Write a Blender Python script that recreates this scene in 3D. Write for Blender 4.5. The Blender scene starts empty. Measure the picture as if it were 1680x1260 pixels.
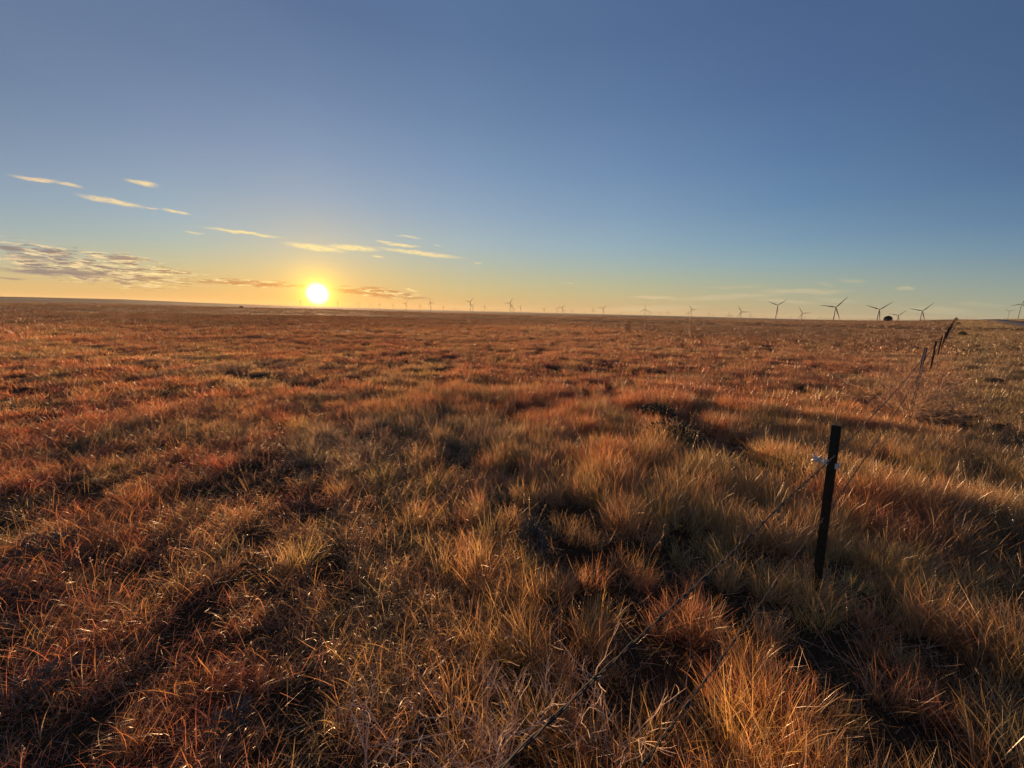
import bpy, math, random
import numpy as np
from math import radians, degrees, sin, cos, atan, atan2, tan, pi
from mathutils import Matrix, Vector

rng = np.random.default_rng(7)
random.seed(7)
S = bpy.context.scene

# ------------------------------------------------------------------ camera
FPX = 630.0                       # focal length in pixels of the 1680 px wide photograph
ROLL = atan(0.024)
H = 1.75
PITCH = atan(119.8 * cos(ROLL) / FPX)
_R0 = np.array([1, 0, 0.]); FW = np.array([0, cos(PITCH), -sin(PITCH)]); _U0 = np.array([0, sin(PITCH), cos(PITCH)])
CX = cos(ROLL) * _R0 + sin(ROLL) * _U0
CY = -sin(ROLL) * _R0 + cos(ROLL) * _U0
CP = np.array([0, 0, H])
cam = bpy.data.cameras.new('camera'); camo = bpy.data.objects.new('camera', cam)
S.collection.objects.link(camo); S.camera = camo
cam.sensor_width = 36; cam.lens = FPX / 1680 * 36; cam.clip_start = 0.05; cam.clip_end = 60000
m = Matrix(((CX[0], CY[0], -FW[0], 0), (CX[1], CY[1], -FW[1], 0), (CX[2], CY[2], -FW[2], H), (0, 0, 0, 1)))
camo.matrix_world = m

def ray(x, y): return FW * FPX + CX * (x - 840) + CY * (630 - y)
def azel(x, y):
    d = ray(x, y); return degrees(atan2(d[0], d[1])), degrees(atan2(d[2], math.hypot(d[0], d[1])))
def gnd(x, y, z=0.0):
    d = ray(x, y); return CP + d * (z - H) / d[2]
def topix(az, el):
    a, e = radians(az), radians(el)
    d = np.array([sin(a) * cos(e), cos(a) * cos(e), sin(e)])
    w = d @ FW
    return 840 + FPX * (d @ CX) / w, 630 - FPX * (d @ CY) / w

# ------------------------------------------------------------------ light
SUN_AZ, SUN_EL = azel(521, 482)
LAMP_EL = 3.4
EXPOSURE = 0.9
S.view_settings.view_transform = 'Standard'; S.view_settings.look = 'None'
S.view_settings.exposure = EXPOSURE; S.view_settings.gamma = 1; S.view_settings.use_curve_mapping = False
sl = bpy.data.lights.new('sun', 'SUN'); sl.energy = 5.0; sl.angle = radians(0.6); sl.color = (1.0, 0.59, 0.29)
so = bpy.data.objects.new('sun', sl); S.collection.objects.link(so)
so.rotation_euler = Vector((-sin(radians(SUN_AZ)) * cos(radians(LAMP_EL)), -cos(radians(SUN_AZ)) * cos(radians(LAMP_EL)), -sin(radians(LAMP_EL)))).to_track_quat('-Z', 'Y').to_euler()
S.cycles.max_bounces = 5; S.cycles.diffuse_bounces = 2; S.cycles.glossy_bounces = 2; S.cycles.transmission_bounces = 2
S.cycles.volume_bounces = 0; S.cycles.sample_clamp_indirect = 4.0
S.cycles.use_adaptive_sampling = True
S.cycles.caustics_reflective = False; S.cycles.caustics_refractive = False

def lin(c):
    return tuple(((v / 255) / 12.92 if v / 255 <= 0.04045 else ((v / 255 + 0.055) / 1.055) ** 2.4) for v in c)

# ---- world: sky gradient, aureole round the sun, streaks of cloud
W = bpy.data.worlds.new('World'); S.world = W; W.use_nodes = True
NT = W.node_tree; N = NT.nodes; L = NT.links; N.clear()
def setin(n, i, v):
    if v is None: return
    if isinstance(v, bpy.types.NodeSocket): n.id_data.links.new(v, n.inputs[i])
    else: n.inputs[i].default_value = v
def mth(op, a, b=None, c=None, nt=None, clamp=False):
    n = (nt or NT).nodes.new('ShaderNodeMath'); n.operation = op; n.use_clamp = clamp
    setin(n, 0, a); setin(n, 1, b); setin(n, 2, c); return n.outputs[0]
def mixc(f, a, b, nt=None, op='MIX'):
    n = (nt or NT).nodes.new('ShaderNodeMix'); n.data_type = 'RGBA'; n.blend_type = op
    setin(n, 0, f)
    for i, v in ((6, a), (7, b)):
        if isinstance(v, tuple) and len(v) == 3: v = v + (1,)
        setin(n, i, v)
    return n.outputs[2]
def mapr(v, a, b, c=0.0, d=1.0, nt=None, smooth=True):
    n = (nt or NT).nodes.new('ShaderNodeMapRange'); n.interpolation_type = 'SMOOTHSTEP' if smooth else 'LINEAR'
    setin(n, 0, v); setin(n, 1, a); setin(n, 2, b); setin(n, 3, c); setin(n, 4, d); return n.outputs[0]
tc = N.new('ShaderNodeTexCoord')
sep = N.new('ShaderNodeSeparateXYZ'); L.new(tc.outputs['Generated'], sep.inputs[0])
AZ = mth('MULTIPLY', mth('ARCTAN2', sep.outputs[0], sep.outputs[1]), 180 / pi)
EL = mth('MULTIPLY', mth('ARCSINE', sep.outputs[2]), 180 / pi)

COLS = {   # what the sky reads at columns of the photograph (sRGB)
    0:    [(0, (99, 119, 150)), (120, (113, 131, 160)), (200, (124, 143, 170)), (300, (140, 160, 180)), (370, (158, 178, 182)), (415, (182, 186, 158)), (450, (212, 184, 128)), (490, (219, 172, 104))],
    300:  [(0, (94, 116, 152)), (120, (108, 130, 163)), (200, (122, 144, 176)), (300, (142, 165, 187)), (370, (161, 181, 190)), (415, (182, 190, 165)), (450, (212, 188, 130)), (495, (226, 172, 98))],
    521:  [(0, (90, 114, 152)), (120, (106, 130, 166)), (200, (119, 144, 178)), (300, (140, 163, 189)), (360, (160, 177, 188)), (410, (186, 188, 165)), (450, (212, 186, 128)), (500, (225, 165, 88))],
    840:  [(0, (82, 109, 148)), (120, (94, 122, 160)), (200, (106, 134, 170)), (300, (127, 155, 187)), (360, (146, 170, 192)), (410, (162, 185, 194)), (450, (182, 188, 160)), (480, (205, 188, 135)), (508, (216, 174, 118))],
    1250: [(0, (73, 100, 142)), (120, (80, 108, 152)), (200, (88, 118, 160)), (300, (97, 132, 173)), (380, (118, 152, 179)), (430, (142, 169, 177)), (470, (168, 175, 150)), (500, (186, 172, 134)), (522, (194, 168, 126))],
    1670: [(0, (68, 93, 130)), (120, (72, 98, 136)), (200, (76, 104, 142)), (300, (84, 116, 154)), (380, (103, 136, 166)), (430, (124, 151, 164)), (470, (145, 160, 152)), (500, (160, 165, 142)), (526, (170, 162, 134))],
}
def table(x, y):
    xs = sorted(COLS); x = min(max(x, xs[0]), xs[-1]); out = []
    for c in xs:
        ys = [s[0] for s in COLS[c]]; out.append([np.interp(y, ys, [lin(s[1])[k] for s in COLS[c]]) for k in range(3)])
    out = np.array(out); return tuple(np.interp(x, xs, out[:, k]) for k in range(3))
ELS = [0, 1.2, 2.6, 4.2, 6.5, 9, 13, 18, 24, 31, 40, 60]
def sky_ramp(az, tint=(1, 1, 1)):
    r = N.new('ShaderNodeValToRGB'); e = r.color_ramp.elements
    L.new(mth('DIVIDE', EL, 60.0, clamp=True), r.inputs[0])
    for i, el in enumerate(ELS):
        x, y = topix(az, min(el, 45))
        c = table(x, max(y, 0)); k = 1.0 if el < 45 else 0.8
        c = tuple(v * t * k for v, t in zip(c, tint)) + (1,)
        if i < 2: q = e[i]; q.position = el / 60
        else: q = e.new(el / 60)
        q.color = c
    return r.outputs[0]
SKY = None
prev = None
for az in (-60, -40, SUN_AZ, -8, 15, 34, 52):
    c = sky_ramp(az)
    if SKY is None: SKY = c
    else: SKY = mixc(mapr(AZ, prev, az, smooth=False), SKY, c)
    prev = az
back = sky_ramp(52, (0.95, 0.85, 0.9))
SKY = mixc(mapr(mth('ABSOLUTE', mth('SUBTRACT', AZ, -5)), 60, 120), SKY, back)
SKY0 = SKY
# aureole
a, e = radians(SUN_AZ), radians(SUN_EL)
dt = N.new('ShaderNodeVectorMath'); dt.operation = 'DOT_PRODUCT'; L.new(tc.outputs['Generated'], dt.inputs[0])
dt.inputs[1].default_value = (sin(a) * cos(e), cos(a) * cos(e), sin(e))
TH = mth('MULTIPLY', mth('ARCCOSINE', mth('MINIMUM', dt.outputs['Value'], 1.0)), 180 / pi)

# clouds: soft ellipses in azimuth / elevation, broken by noise
cmb = N.new('ShaderNodeCombineXYZ'); L.new(AZ, cmb.inputs[0]); L.new(EL, cmb.inputs[1])
def noise_w(scale, detail=4, rough=0.55, off=(0, 0, 0)):
    mp = N.new('ShaderNodeMapping'); mp.inputs['Scale'].default_value = scale; mp.inputs['Location'].default_value = off
    L.new(cmb.outputs[0], mp.inputs[0])
    n = N.new('ShaderNodeTexNoise'); n.inputs['Scale'].default_value = 1; n.inputs['Detail'].default_value = detail; n.inputs['Roughness'].default_value = rough
    L.new(mp.outputs[0], n.inputs[0]); return n.outputs[0]
wn = noise_w((1.3, 8.5, 1), 6, 0.66)
wob = noise_w((0.45, 0.9, 1), 2, 0.5, (9, 4, 0))
wcmb = N.new('ShaderNodeCombineXYZ'); L.new(AZ, wcmb.inputs[0])
L.new(mth('ADD', EL, mth('MULTIPLY', mth('SUBTRACT', wob, 0.5), 0.55)), wcmb.inputs[1])
def streak(x0, y0, x1, y1, hw, soft=0.75):
    a0, e0 = azel(x0, y0); a1, e1 = azel(x1, y1)
    cx, cy = (a0 + a1) / 2, (e0 + e1) / 2
    Ln = math.hypot(a1 - a0, e1 - e0) / 2 * 1.3; ang = atan2(e1 - e0, a1 - a0)
    _, ea = azel((x0 + x1) / 2, (y0 + y1) / 2 - hw); wd = max(ea - cy, 0.05) * 1.3
    mp = N.new('ShaderNodeMapping'); mp.vector_type = 'TEXTURE'
    mp.inputs['Location'].default_value = (cx, cy, 0); mp.inputs['Rotation'].default_value = (0, 0, ang); mp.inputs['Scale'].default_value = (Ln, wd, 1)
    L.new(wcmb.outputs[0], mp.inputs[0])
    ln = N.new('ShaderNodeVectorMath'); ln.operation = 'LENGTH'; L.new(mp.outputs[0], ln.inputs[0])
    return mapr(ln.outputs['Value'], 1.0, 1 - soft)
def union(lst):
    acc = None
    for args, k in lst:
        s = mth('MULTIPLY', streak(*args), k)
        acc = s if acc is None else mth('MAXIMUM', acc, s)
    return acc
BR = [((18, 287, 100, 299, 3.6), 1), ((85, 297, 136, 308, 2.8), .8), ((205, 295, 259, 305, 4.2), 1), ((128, 320, 238, 340, 4.6), 1),
      ((236, 340, 262, 344, 1.4), .7), ((266, 344, 313, 353, 2.8), 1), ((302, 380, 337, 384, 1.6), .7), ((336, 373, 463, 390, 2.3), 1),
      ((468, 400, 565, 412, 5.2), 1), ((535, 403, 622, 410, 4.6), 1), ((616, 395, 645, 398, 1.8), .8), ((630, 399, 688, 405, 2.6), 1),
      ((622, 407, 757, 423, 3.6), 1), ((650, 386, 694, 391, 1.5), .6), ((608, 419, 632, 423, 1.6), .8), ((776, 430, 791, 432, 1.4), .6),
      ((711, 402, 724, 404, 1.2), .5), ((664, 473, 686, 478, 2.0), .8), ((930, 464, 942, 466, 1.5), .5)]
PALE = [((1032, 486, 1115, 490, 3.4), .75), ((1100, 492, 1290, 482, 4.0), .55), ((1245, 477, 1395, 479, 4.6), .7), ((1235, 490, 1345, 498, 3.2), .6),
        ((1375, 459, 1425, 463, 3.2), .4), ((1468, 472, 1502, 474, 3.4), .7), ((1335, 490, 1410, 496, 4), .4), ((1480, 506, 1600, 512, 6), .45),
        ((990, 507, 1160, 504, 5), .4), ((1150, 472, 1270, 470, 3), .25), ((1560, 498, 1660, 503, 4), .25), ((1340, 463, 1370, 470, 5), .25)]
DARK = [((-20, 439, 190, 453, 6.0), 1), ((150, 452, 340, 463, 3.0), .6), ((325, 461, 508, 470, 3.8), 1), ((535, 474, 655, 488, 4.2), 1), ((640, 488, 710, 490, 1.8), .8),
        ((-20, 457, 45, 460, 2.0), .7), ((590, 470, 640, 474, 2.0), .9), ((-10, 403, 48, 411, 5.5), .9), ((60, 408, 118, 421, 5), .9), ((-10, 418, 100, 430, 5), .7), ((165, 420, 245, 428, 3.4), .9), ((40, 424, 100, 428, 3), .7)]
bright = mth('MULTIPLY', union(BR), mapr(wn, 0.36, 0.54, 0.35, 1.0))
pale = mth('MULTIPLY', union(PALE), mapr(wn, 0.3, 0.6, 0.35, 1.0))
dn = noise_w((0.55, 3.2, 1), 5, 0.62, (3, 7, 0))
dark = mth('MULTIPLY', union(DARK), mapr(dn, 0.35, 0.5, 0.35, 1.0))
env = mth('MAXIMUM', streak(-90, 405, 350, 462, 30, 0.6), mth('MAXIMUM', streak(300, 458, 520, 470, 7, 0.6), streak(530, 473, 700, 487, 9, 0.6)))
bn = noise_w((0.62, 4.2, 1), 6, 0.66, (1, 2, 0))
bank = mth('MULTIPLY', env, mapr(mth('ADD', bn, mth('MULTIPLY', mth('SUBTRACT', env, 1), 0.12)), 0.44, 0.53))
near_sun = mapr(TH, 32, 3, 0, 1)
cream = mixc(near_sun, lin((250, 214, 166)) + (1,), (1.0, 0.80, 0.34, 1))
greyp = mixc(mapr(TH, 24, 6), lin((140, 124, 122)) + (1,), lin((188, 128, 74)) + (1,))
palec = mixc(mapr(AZ, 5, 45), lin((226, 196, 150)) + (1,), lin((190, 182, 150)) + (1,))
SKY = mixc(mth('MULTIPLY', pale, 1.5, clamp=True), SKY, palec)
SKY = mixc(mth('MULTIPLY', bank, 0.95), SKY, mixc(mapr(dn, 0.44, 0.54), cream, greyp))
SKY = mixc(mth('MULTIPLY', dark, 0.92), SKY, greyp)
SKY = mixc(mth('MULTIPLY', bright, 0.92), SKY, cream)
def glow(k, th0, col):
    g = mth('MULTIPLY', mth('EXPONENT', mth('DIVIDE', TH, -th0)), k)
    return mixc(1.0, (0, 0, 0, 1), mixc(g, (0, 0, 0, 1), col), None, 'ADD')
SKY = mixc(1.0, SKY, glow(1.0, 1.1, (3.2, 2.1, 0.05, 1)), None, 'ADD')
SKY = mixc(1.0, SKY, glow(1.0, 6.0, (0.34, 0.15, 0.02, 1)), None, 'ADD')
disc = mapr(TH, 1.75, 0.1)
SKY = mixc(disc, SKY, (4.0, 3.6, 2.6, 1))
bg = N.new('ShaderNodeBackground'); L.new(SKY, bg.inputs[0]); bg.inputs[1].default_value = 0.95 / 2 ** EXPOSURE
ny = N.new('ShaderNodeTexSky'); ny.sky_type = 'NISHITA'; ny.sun_disc = False
ny.sun_elevation = radians(LAMP_EL); ny.sun_rotation = radians(SUN_AZ); ny.altitude = 1900
bg2 = N.new('ShaderNodeBackground'); L.new(ny.outputs[0], bg2.inputs[0]); bg2.inputs[1].default_value = 0.003
ad = N.new('ShaderNodeAddShader'); L.new(bg.outputs[0], ad.inputs[0]); L.new(bg2.outputs[0], ad.inputs[1])
wo = N.new('ShaderNodeOutputWorld'); L.new(ad.outputs[0], wo.inputs[0])
W.cycles.sampling_method = 'MANUAL'; W.cycles.sample_map_resolution = 1024

# ------------------------------------------------------------------ helpers
def props(o, label=None, cat=None, group=None, kind=None):
    if label: o['label'] = label
    if cat: o['category'] = cat
    if group: o['group'] = group
    if kind: o['kind'] = kind
    return o
def link(o, parent=None):
    S.collection.objects.link(o)
    if parent: o.parent = parent
    return o
def empty(name, loc, rz=0.0):
    o = bpy.data.objects.new(name, None); o.location = loc; o.rotation_euler = (0, 0, rz); o.empty_display_size = 0.2
    return link(o)
class MB:
    def __init__(s): s.v = []; s.f = []
    def add(s, v, f):
        b = len(s.v); s.v += [tuple(map(float, p)) for p in v]; s.f += [tuple(i + b for i in q) for q in f]
    def box(s, c, d, rot=None):
        x, y, z = d[0] / 2, d[1] / 2, d[2] / 2
        v = [(-x, -y, -z), (x, -y, -z), (x, y, -z), (-x, y, -z), (-x, -y, z), (x, -y, z), (x, y, z), (-x, y, z)]
        v = [Vector(p) for p in v]
        if rot is not None: v = [rot @ p for p in v]
        s.add([p + Vector(c) for p in v], [(0, 3, 2, 1), (4, 5, 6, 7), (0, 1, 5, 4), (1, 2, 6, 5), (2, 3, 7, 6), (3, 0, 4, 7)])
    def tube(s, pts, rad, n=6, cap=True):
        pts = [Vector(p) for p in pts]
        if not hasattr(rad, '__len__'): rad = [rad] * len(pts)
        rings = []; ref = Vector((0.31, 0.2, 0.93))
        for i, p in enumerate(pts):
            t = (pts[min(i + 1, len(pts) - 1)] - pts[max(i - 1, 0)]); t = t.normalized() if t.length > 1e-9 else Vector((0, 0, 1))
            u = t.cross(ref)
            if u.length < 0.1: u = t.cross(Vector((1, 0, 0)))
            u.normalize(); w = t.cross(u)
            rings.append([p + (u * cos(2 * pi * k / n) + w * sin(2 * pi * k / n)) * rad[i] for k in range(n)])
        v = [q for rg in rings for q in rg]; f = []
        for i in range(len(pts) - 1):
            for k in range(n):
                f.append((i * n + k, i * n + (k + 1) % n, (i + 1) * n + (k + 1) % n, (i + 1) * n + k))
        if cap: f.append(tuple(range(n - 1, -1, -1))); f.append(tuple((len(pts) - 1) * n + k for k in range(n)))
        s.add(v, f)
    def build(s, name, mat, parent=None, smooth=False):
        me = bpy.data.meshes.new(name); me.from_pydata(s.v, [], s.f); me.materials.append(mat)
        if smooth: me.polygons.foreach_set('use_smooth', [True] * len(me.polygons))
        me.update(); return link(bpy.data.objects.new(name, me), parent)

# value noise in numpy
_P = np.random.default_rng(3).random((256, 256))
def vnoise(x, y):
    xi = np.floor(x).astype(int); yi = np.floor(y).astype(int); fx = x - xi; fy = y - yi
    fx = fx * fx * (3 - 2 * fx); fy = fy * fy * (3 - 2 * fy)
    g = lambda i, j: _P[i % 256, j % 256]
    return (g(xi, yi) * (1 - fx) + g(xi + 1, yi) * fx) * (1 - fy) + (g(xi, yi + 1) * (1 - fx) + g(xi + 1, yi + 1) * fx) * fy
def fbm(x, y, o=4):
    s = 0; a = 0.5; t = 0
    for i in range(o):
        s = s + a * vnoise(x * 2 ** i + 17.3 * i, y * 2 ** i + 5.1 * i); t += a; a *= 0.5
    return s / t - 0.5
def sst(x, a, b):
    t = np.clip((x - a) / (b - a), 0, 1); return t * t * (3 - 2 * t)

# ------------------------------------------------------------------ terrain
R1, R2 = 380.0, 6200.0
def prof(pts):
    q = sorted(azel(x, y) for x, y in pts)
    return [a for a, _ in q], [tan(radians(e)) for _, e in q]
NA, NE = prof([(0, 496.5), (200, 499), (400, 504.5), (560, 508), (700, 512.5), (850, 517.5), (950, 519.5), (1050, 522), (1180, 524.5), (1300, 525.5), (1400, 525.5), (1500, 525.5), (1560, 524), (1680, 523)])
FA, FE = prof([(0, 487.5), (200, 491.5), (300, 495.5), (500, 502.3), (640, 506.6), (750, 510.7), (900, 515.5), (1050, 519.3), (1180, 523.5), (1300, 527), (1680, 534)])
def hgt(x, y):
    x = np.asarray(x, float); y = np.asarray(y, float)
    r = np.hypot(x, y); az = np.degrees(np.arctan2(x, y))
    z1 = H + R1 * np.interp(az, NA, NE) - 0.2; z2 = H + R2 * np.interp(az, FA, FE)
    z = z1 * np.clip(r / R1, 0, 1) ** 1.5
    z = z + (z1 * 0 - 32 - z1) * sst(r, R1, 1700) + (z2 + 32) * sst(r, 2500, R2) - 45 * sst(r, R2 * 1.03, 11000)
    z = z + 0.045 * fbm(x / 0.9, y / 0.9, 3) * (1 - sst(r, 15, 40))
    off = np.abs((x - 1.97) * 0.662 - (y - 2.16) * 0.749); nf = 0.25 + 0.75 * sst(off, 1, 6)
    z = z + 0.045 * nf * fbm(x / 6 + 40, y / 6, 3) * sst(r, 2, 12) * (1 - sst(r, 150, 400))
    z = z + 1.1 * fbm(x / 70 + 9, y / 70 + 3, 3) * sst(r, 40, 130) * (1 - sst(r, 220, R1))
    z = z + 16 * fbm(x / 900, y / 900, 4) * sst(r, 700, 2000)
    return z
def hz(x, y): return float(hgt(x, y))

def mat(name):
    m = bpy.data.materials.new(name); m.use_nodes = True; nt = m.node_tree; nt.nodes.clear()
    return m, nt
def simple(name, col, rough=0.6, metal=0.0, var=0.25, scale=30.0, spec=0.5):
    m, nt = mat(name); n = nt.nodes
    b = n.new('ShaderNodeBsdfPrincipled'); b.inputs['Roughness'].default_value = rough; b.inputs['Metallic'].default_value = metal
    b.inputs['Specular IOR Level'].default_value = spec
    t = n.new('ShaderNodeTexCoord'); z = n.new('ShaderNodeTexNoise'); z.inputs['Scale'].default_value = scale; z.inputs['Detail'].default_value = 4
    nt.links.new(t.outputs['Object'], z.inputs[0])
    c = mixc(z.outputs[0], tuple(v * (1 - var) for v in col) + (1,), tuple(min(v * (1 + var), 1) for v in col) + (1,), nt)
    nt.links.new(c, b.inputs['Base Color'])
    o = n.new('ShaderNodeOutputMaterial'); nt.links.new(b.outputs[0], o.inputs[0]); return m

# fence line
P0 = gnd(1337, 980)[:2]; FD = (gnd(1498, 665)[:2] - P0); FD = FD / np.linalg.norm(FD); FN = np.array([FD[1], -FD[0]])  # FN points to the road side
# shared world-space patches of grass colour
RUST = (0.64, 0.245, 0.088); TAN = (0.72, 0.43, 0.155); OLIVE = (0.38, 0.265, 0.10); GREY = (0.34, 0.26, 0.20)
def patch_colour(nt):
    n = nt.nodes; g = n.new('ShaderNodeNewGeometry')
    def nz(scale, off, det=3):
        mp = n.new('ShaderNodeMapping'); mp.inputs['Scale'].default_value = (scale, scale, 0); mp.inputs['Location'].default_value = off
        nt.links.new(g.outputs['Position'], mp.inputs[0])
        z = n.new('ShaderNodeTexNoise'); z.inputs['Scale'].default_value = 1; z.inputs['Detail'].default_value = det
        nt.links.new(mp.outputs[0], z.inputs[0]); return z.outputs[0]
    a = nz(0.55, (3, 1, 0)); b = nz(0.13, (8, 2, 0)); c = nz(0.9, (1, 9, 0)); d = nz(0.02, (5, 5, 0), 4)
    dq = n.new('ShaderNodeVectorMath'); dq.operation = 'DOT_PRODUCT'; nt.links.new(g.outputs['Position'], dq.inputs[0]); dq.inputs[1].default_value = (float(FN[0]), float(FN[1]), 0)
    bias = mapr(dq.outputs['Value'], float(P0 @ FN) - 0.9, float(P0 @ FN) - 3.0, 0.0, 0.07, nt=nt)   # redder bluestem further into the field
    rust = mapr(mth('ADD', bias, mth('ADD', mth('MULTIPLY', a, 0.5, nt=nt), mth('MULTIPLY', b, 0.5, nt=nt), nt=nt), nt=nt), 0.45, 0.59, nt=nt)
    col = mixc(rust, TAN + (1,), RUST + (1,), nt)
    col = mixc(mth('MULTIPLY', mapr(c, 0.50, 0.64, nt=nt), 0.75, nt=nt), col, OLIVE + (1,), nt)
    col = mixc(mth('MULTIPLY', mapr(b, 0.38, 0.30, nt=nt), 0.5, nt=nt), col, GREY + (1,), nt)
    col = mixc(mth('MULTIPLY', mapr(d, 0.5, 0.62, nt=nt), 0.55, nt=nt), col, (0.27, 0.13, 0.06, 1), nt)
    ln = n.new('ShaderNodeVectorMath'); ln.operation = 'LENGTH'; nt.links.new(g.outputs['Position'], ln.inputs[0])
    dist = mth('ADD', ln.outputs['Value'], mth('MULTIPLY', mth('SUBTRACT', d, 0.5, nt=nt), 60, nt=nt), nt=nt)   # colour turns darker brown with distance from the origin, varied by noise
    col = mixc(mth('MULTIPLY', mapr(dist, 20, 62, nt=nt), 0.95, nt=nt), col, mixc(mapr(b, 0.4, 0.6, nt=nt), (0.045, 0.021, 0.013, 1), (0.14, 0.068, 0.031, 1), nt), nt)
    dt = n.new('ShaderNodeVectorMath'); dt.operation = 'DOT_PRODUCT'; nt.links.new(g.outputs['Position'], dt.inputs[0]); dt.inputs[1].default_value = (float(FN[0]), float(FN[1]), 0)
    verge = mapr(mth('ADD', dt.outputs['Value'], mth('MULTIPLY', a, 1.4, nt=nt), nt=nt), float(P0 @ FN) + 0.9, float(P0 @ FN) + 1.7, nt=nt)   # unmown verge between fence and road
    col = mixc(mth('MULTIPLY', verge, 0.88, nt=nt), col, mixc(c, (0.36, 0.235, 0.095, 1), (0.14, 0.11, 0.05, 1), nt), nt)
    return col

def ground_material():
    m, nt = mat('prairie_soil'); n = nt.nodes
    b = n.new('ShaderNodeBsdfPrincipled'); b.inputs['Roughness'].default_value = 0.95; b.inputs['Specular IOR Level'].default_value = 0.1
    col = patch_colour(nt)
    g = n.new('ShaderNodeNewGeometry')
    ln = n.new('ShaderNodeVectorMath'); ln.operation = 'LENGTH'; nt.links.new(g.outputs['Position'], ln.inputs[0])
    far = mapr(ln.outputs['Value'], 40, 300, nt=nt)
    z = n.new('ShaderNodeTexNoise'); z.inputs['Scale'].default_value = 9; z.inputs['Detail'].default_value = 6; nt.links.new(g.outputs['Position'], z.inputs[0])
    soil = mixc(z.outputs[0], (0.035, 0.02, 0.012, 1), (0.13, 0.075, 0.04, 1), nt)
    col = mixc(far, soil, col, nt)
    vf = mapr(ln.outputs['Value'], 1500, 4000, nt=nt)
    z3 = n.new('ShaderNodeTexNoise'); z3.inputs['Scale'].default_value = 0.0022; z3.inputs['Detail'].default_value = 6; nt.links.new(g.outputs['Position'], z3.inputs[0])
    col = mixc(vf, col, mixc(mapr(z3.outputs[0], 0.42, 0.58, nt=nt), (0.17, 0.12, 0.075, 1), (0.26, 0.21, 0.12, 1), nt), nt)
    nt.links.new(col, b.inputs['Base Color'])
    z2 = n.new('ShaderNodeTexNoise'); z2.inputs['Scale'].default_value = 2.2; z2.inputs['Detail'].default_value = 8; z2.inputs['Roughness'].default_value = 0.7
    nt.links.new(g.outputs['Position'], z2.inputs[0])
    bp = n.new('ShaderNodeBump'); bp.inputs['Strength'].default_value = 1.0; bp.inputs['Distance'].default_value = 0.5
    nt.links.new(z2.outputs[0], bp.inputs['Height']); nt.links.new(bp.outputs[0], b.inputs['Normal'])
    o = n.new('ShaderNodeOutputMaterial'); nt.links.new(b.outputs[0], o.inputs[0]); return m

azs = np.concatenate([np.arange(-60, 60, 0.45), np.arange(60, 300, 4)])
rs = np.concatenate([[0.0], 0.25 * (34000 / 0.25) ** (np.arange(250) / 249)])
AA, RR = np.meshgrid(np.radians(azs), rs, indexing='ij')
GX, GY = RR * np.sin(AA), RR * np.cos(AA); GZ = hgt(GX, GY)
na, nr = AA.shape
V = np.stack([GX.ravel(), GY.ravel(), GZ.ravel()], 1)
I, J = np.meshgrid(np.arange(na), np.arange(nr - 1), indexing='ij'); I2 = (I + 1) % na
Fq = np.stack([I * nr + J, I * nr + J + 1, I2 * nr + J + 1, I2 * nr + J], -1).reshape(-1, 4)
def np_mesh(name, V, Fq, attrs=None):
    me = bpy.data.meshes.new(name); me.vertices.add(len(V)); me.vertices.foreach_set('co', np.asarray(V, np.float32).ravel())
    k = Fq.shape[1]
    me.loops.add(Fq.size); me.loops.foreach_set('vertex_index', Fq.astype(np.int32).ravel())
    me.polygons.add(len(Fq)); me.polygons.foreach_set('loop_start', np.arange(0, Fq.size, k, dtype=np.int32))
    try: me.polygons.foreach_set('loop_total', np.full(len(Fq), k, dtype=np.int32))
    except Exception: pass
    for nm, arr in (attrs or {}).items():
        at = me.attributes.new(nm, 'FLOAT', 'POINT'); at.data.foreach_set('value', np.asarray(arr, np.float32))
    me.update(calc_edges=True); return me
gm = np_mesh('ground', V, Fq[:, ::-1]); gm.validate(); gm.polygons.foreach_set('use_smooth', [True] * len(gm.polygons))
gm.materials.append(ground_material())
go = link(bpy.data.objects.new('ground', gm)); props(go, 'dry grassland plain running out to low hills on the horizon', 'ground', kind='structure')

def fxy(s, off=0.0): q = P0 + FD * s + FN * off; return float(q[0]), float(q[1])
# road
rb = []; rf = []
ss = np.concatenate([np.arange(-30, 60, 6.0), np.arange(60, 900, 5.0)])
offs = [11.0, 11.6, 14.5, 17.4, 18.0]
for s_ in ss:
    for o_ in offs:
        x, y = fxy(s_, o_); rb.append((x, y, hz(x, y) + (0.10 if 11.1 < o_ < 17.9 else -0.15)))
for i in range(len(ss) - 1):
    for j in range(4):
        a_ = i * 5 + j; rf.append((a_, a_ + 1, a_ + 6, a_ + 5))
mb = MB(); mb.add(rb, rf)
ro = mb.build('road', simple('asphalt', (0.045, 0.044, 0.05), 0.85, var=0.3, scale=3), smooth=True); props(ro, 'dark asphalt road climbing over the rise right of the fence', 'road', kind='structure')

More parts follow.
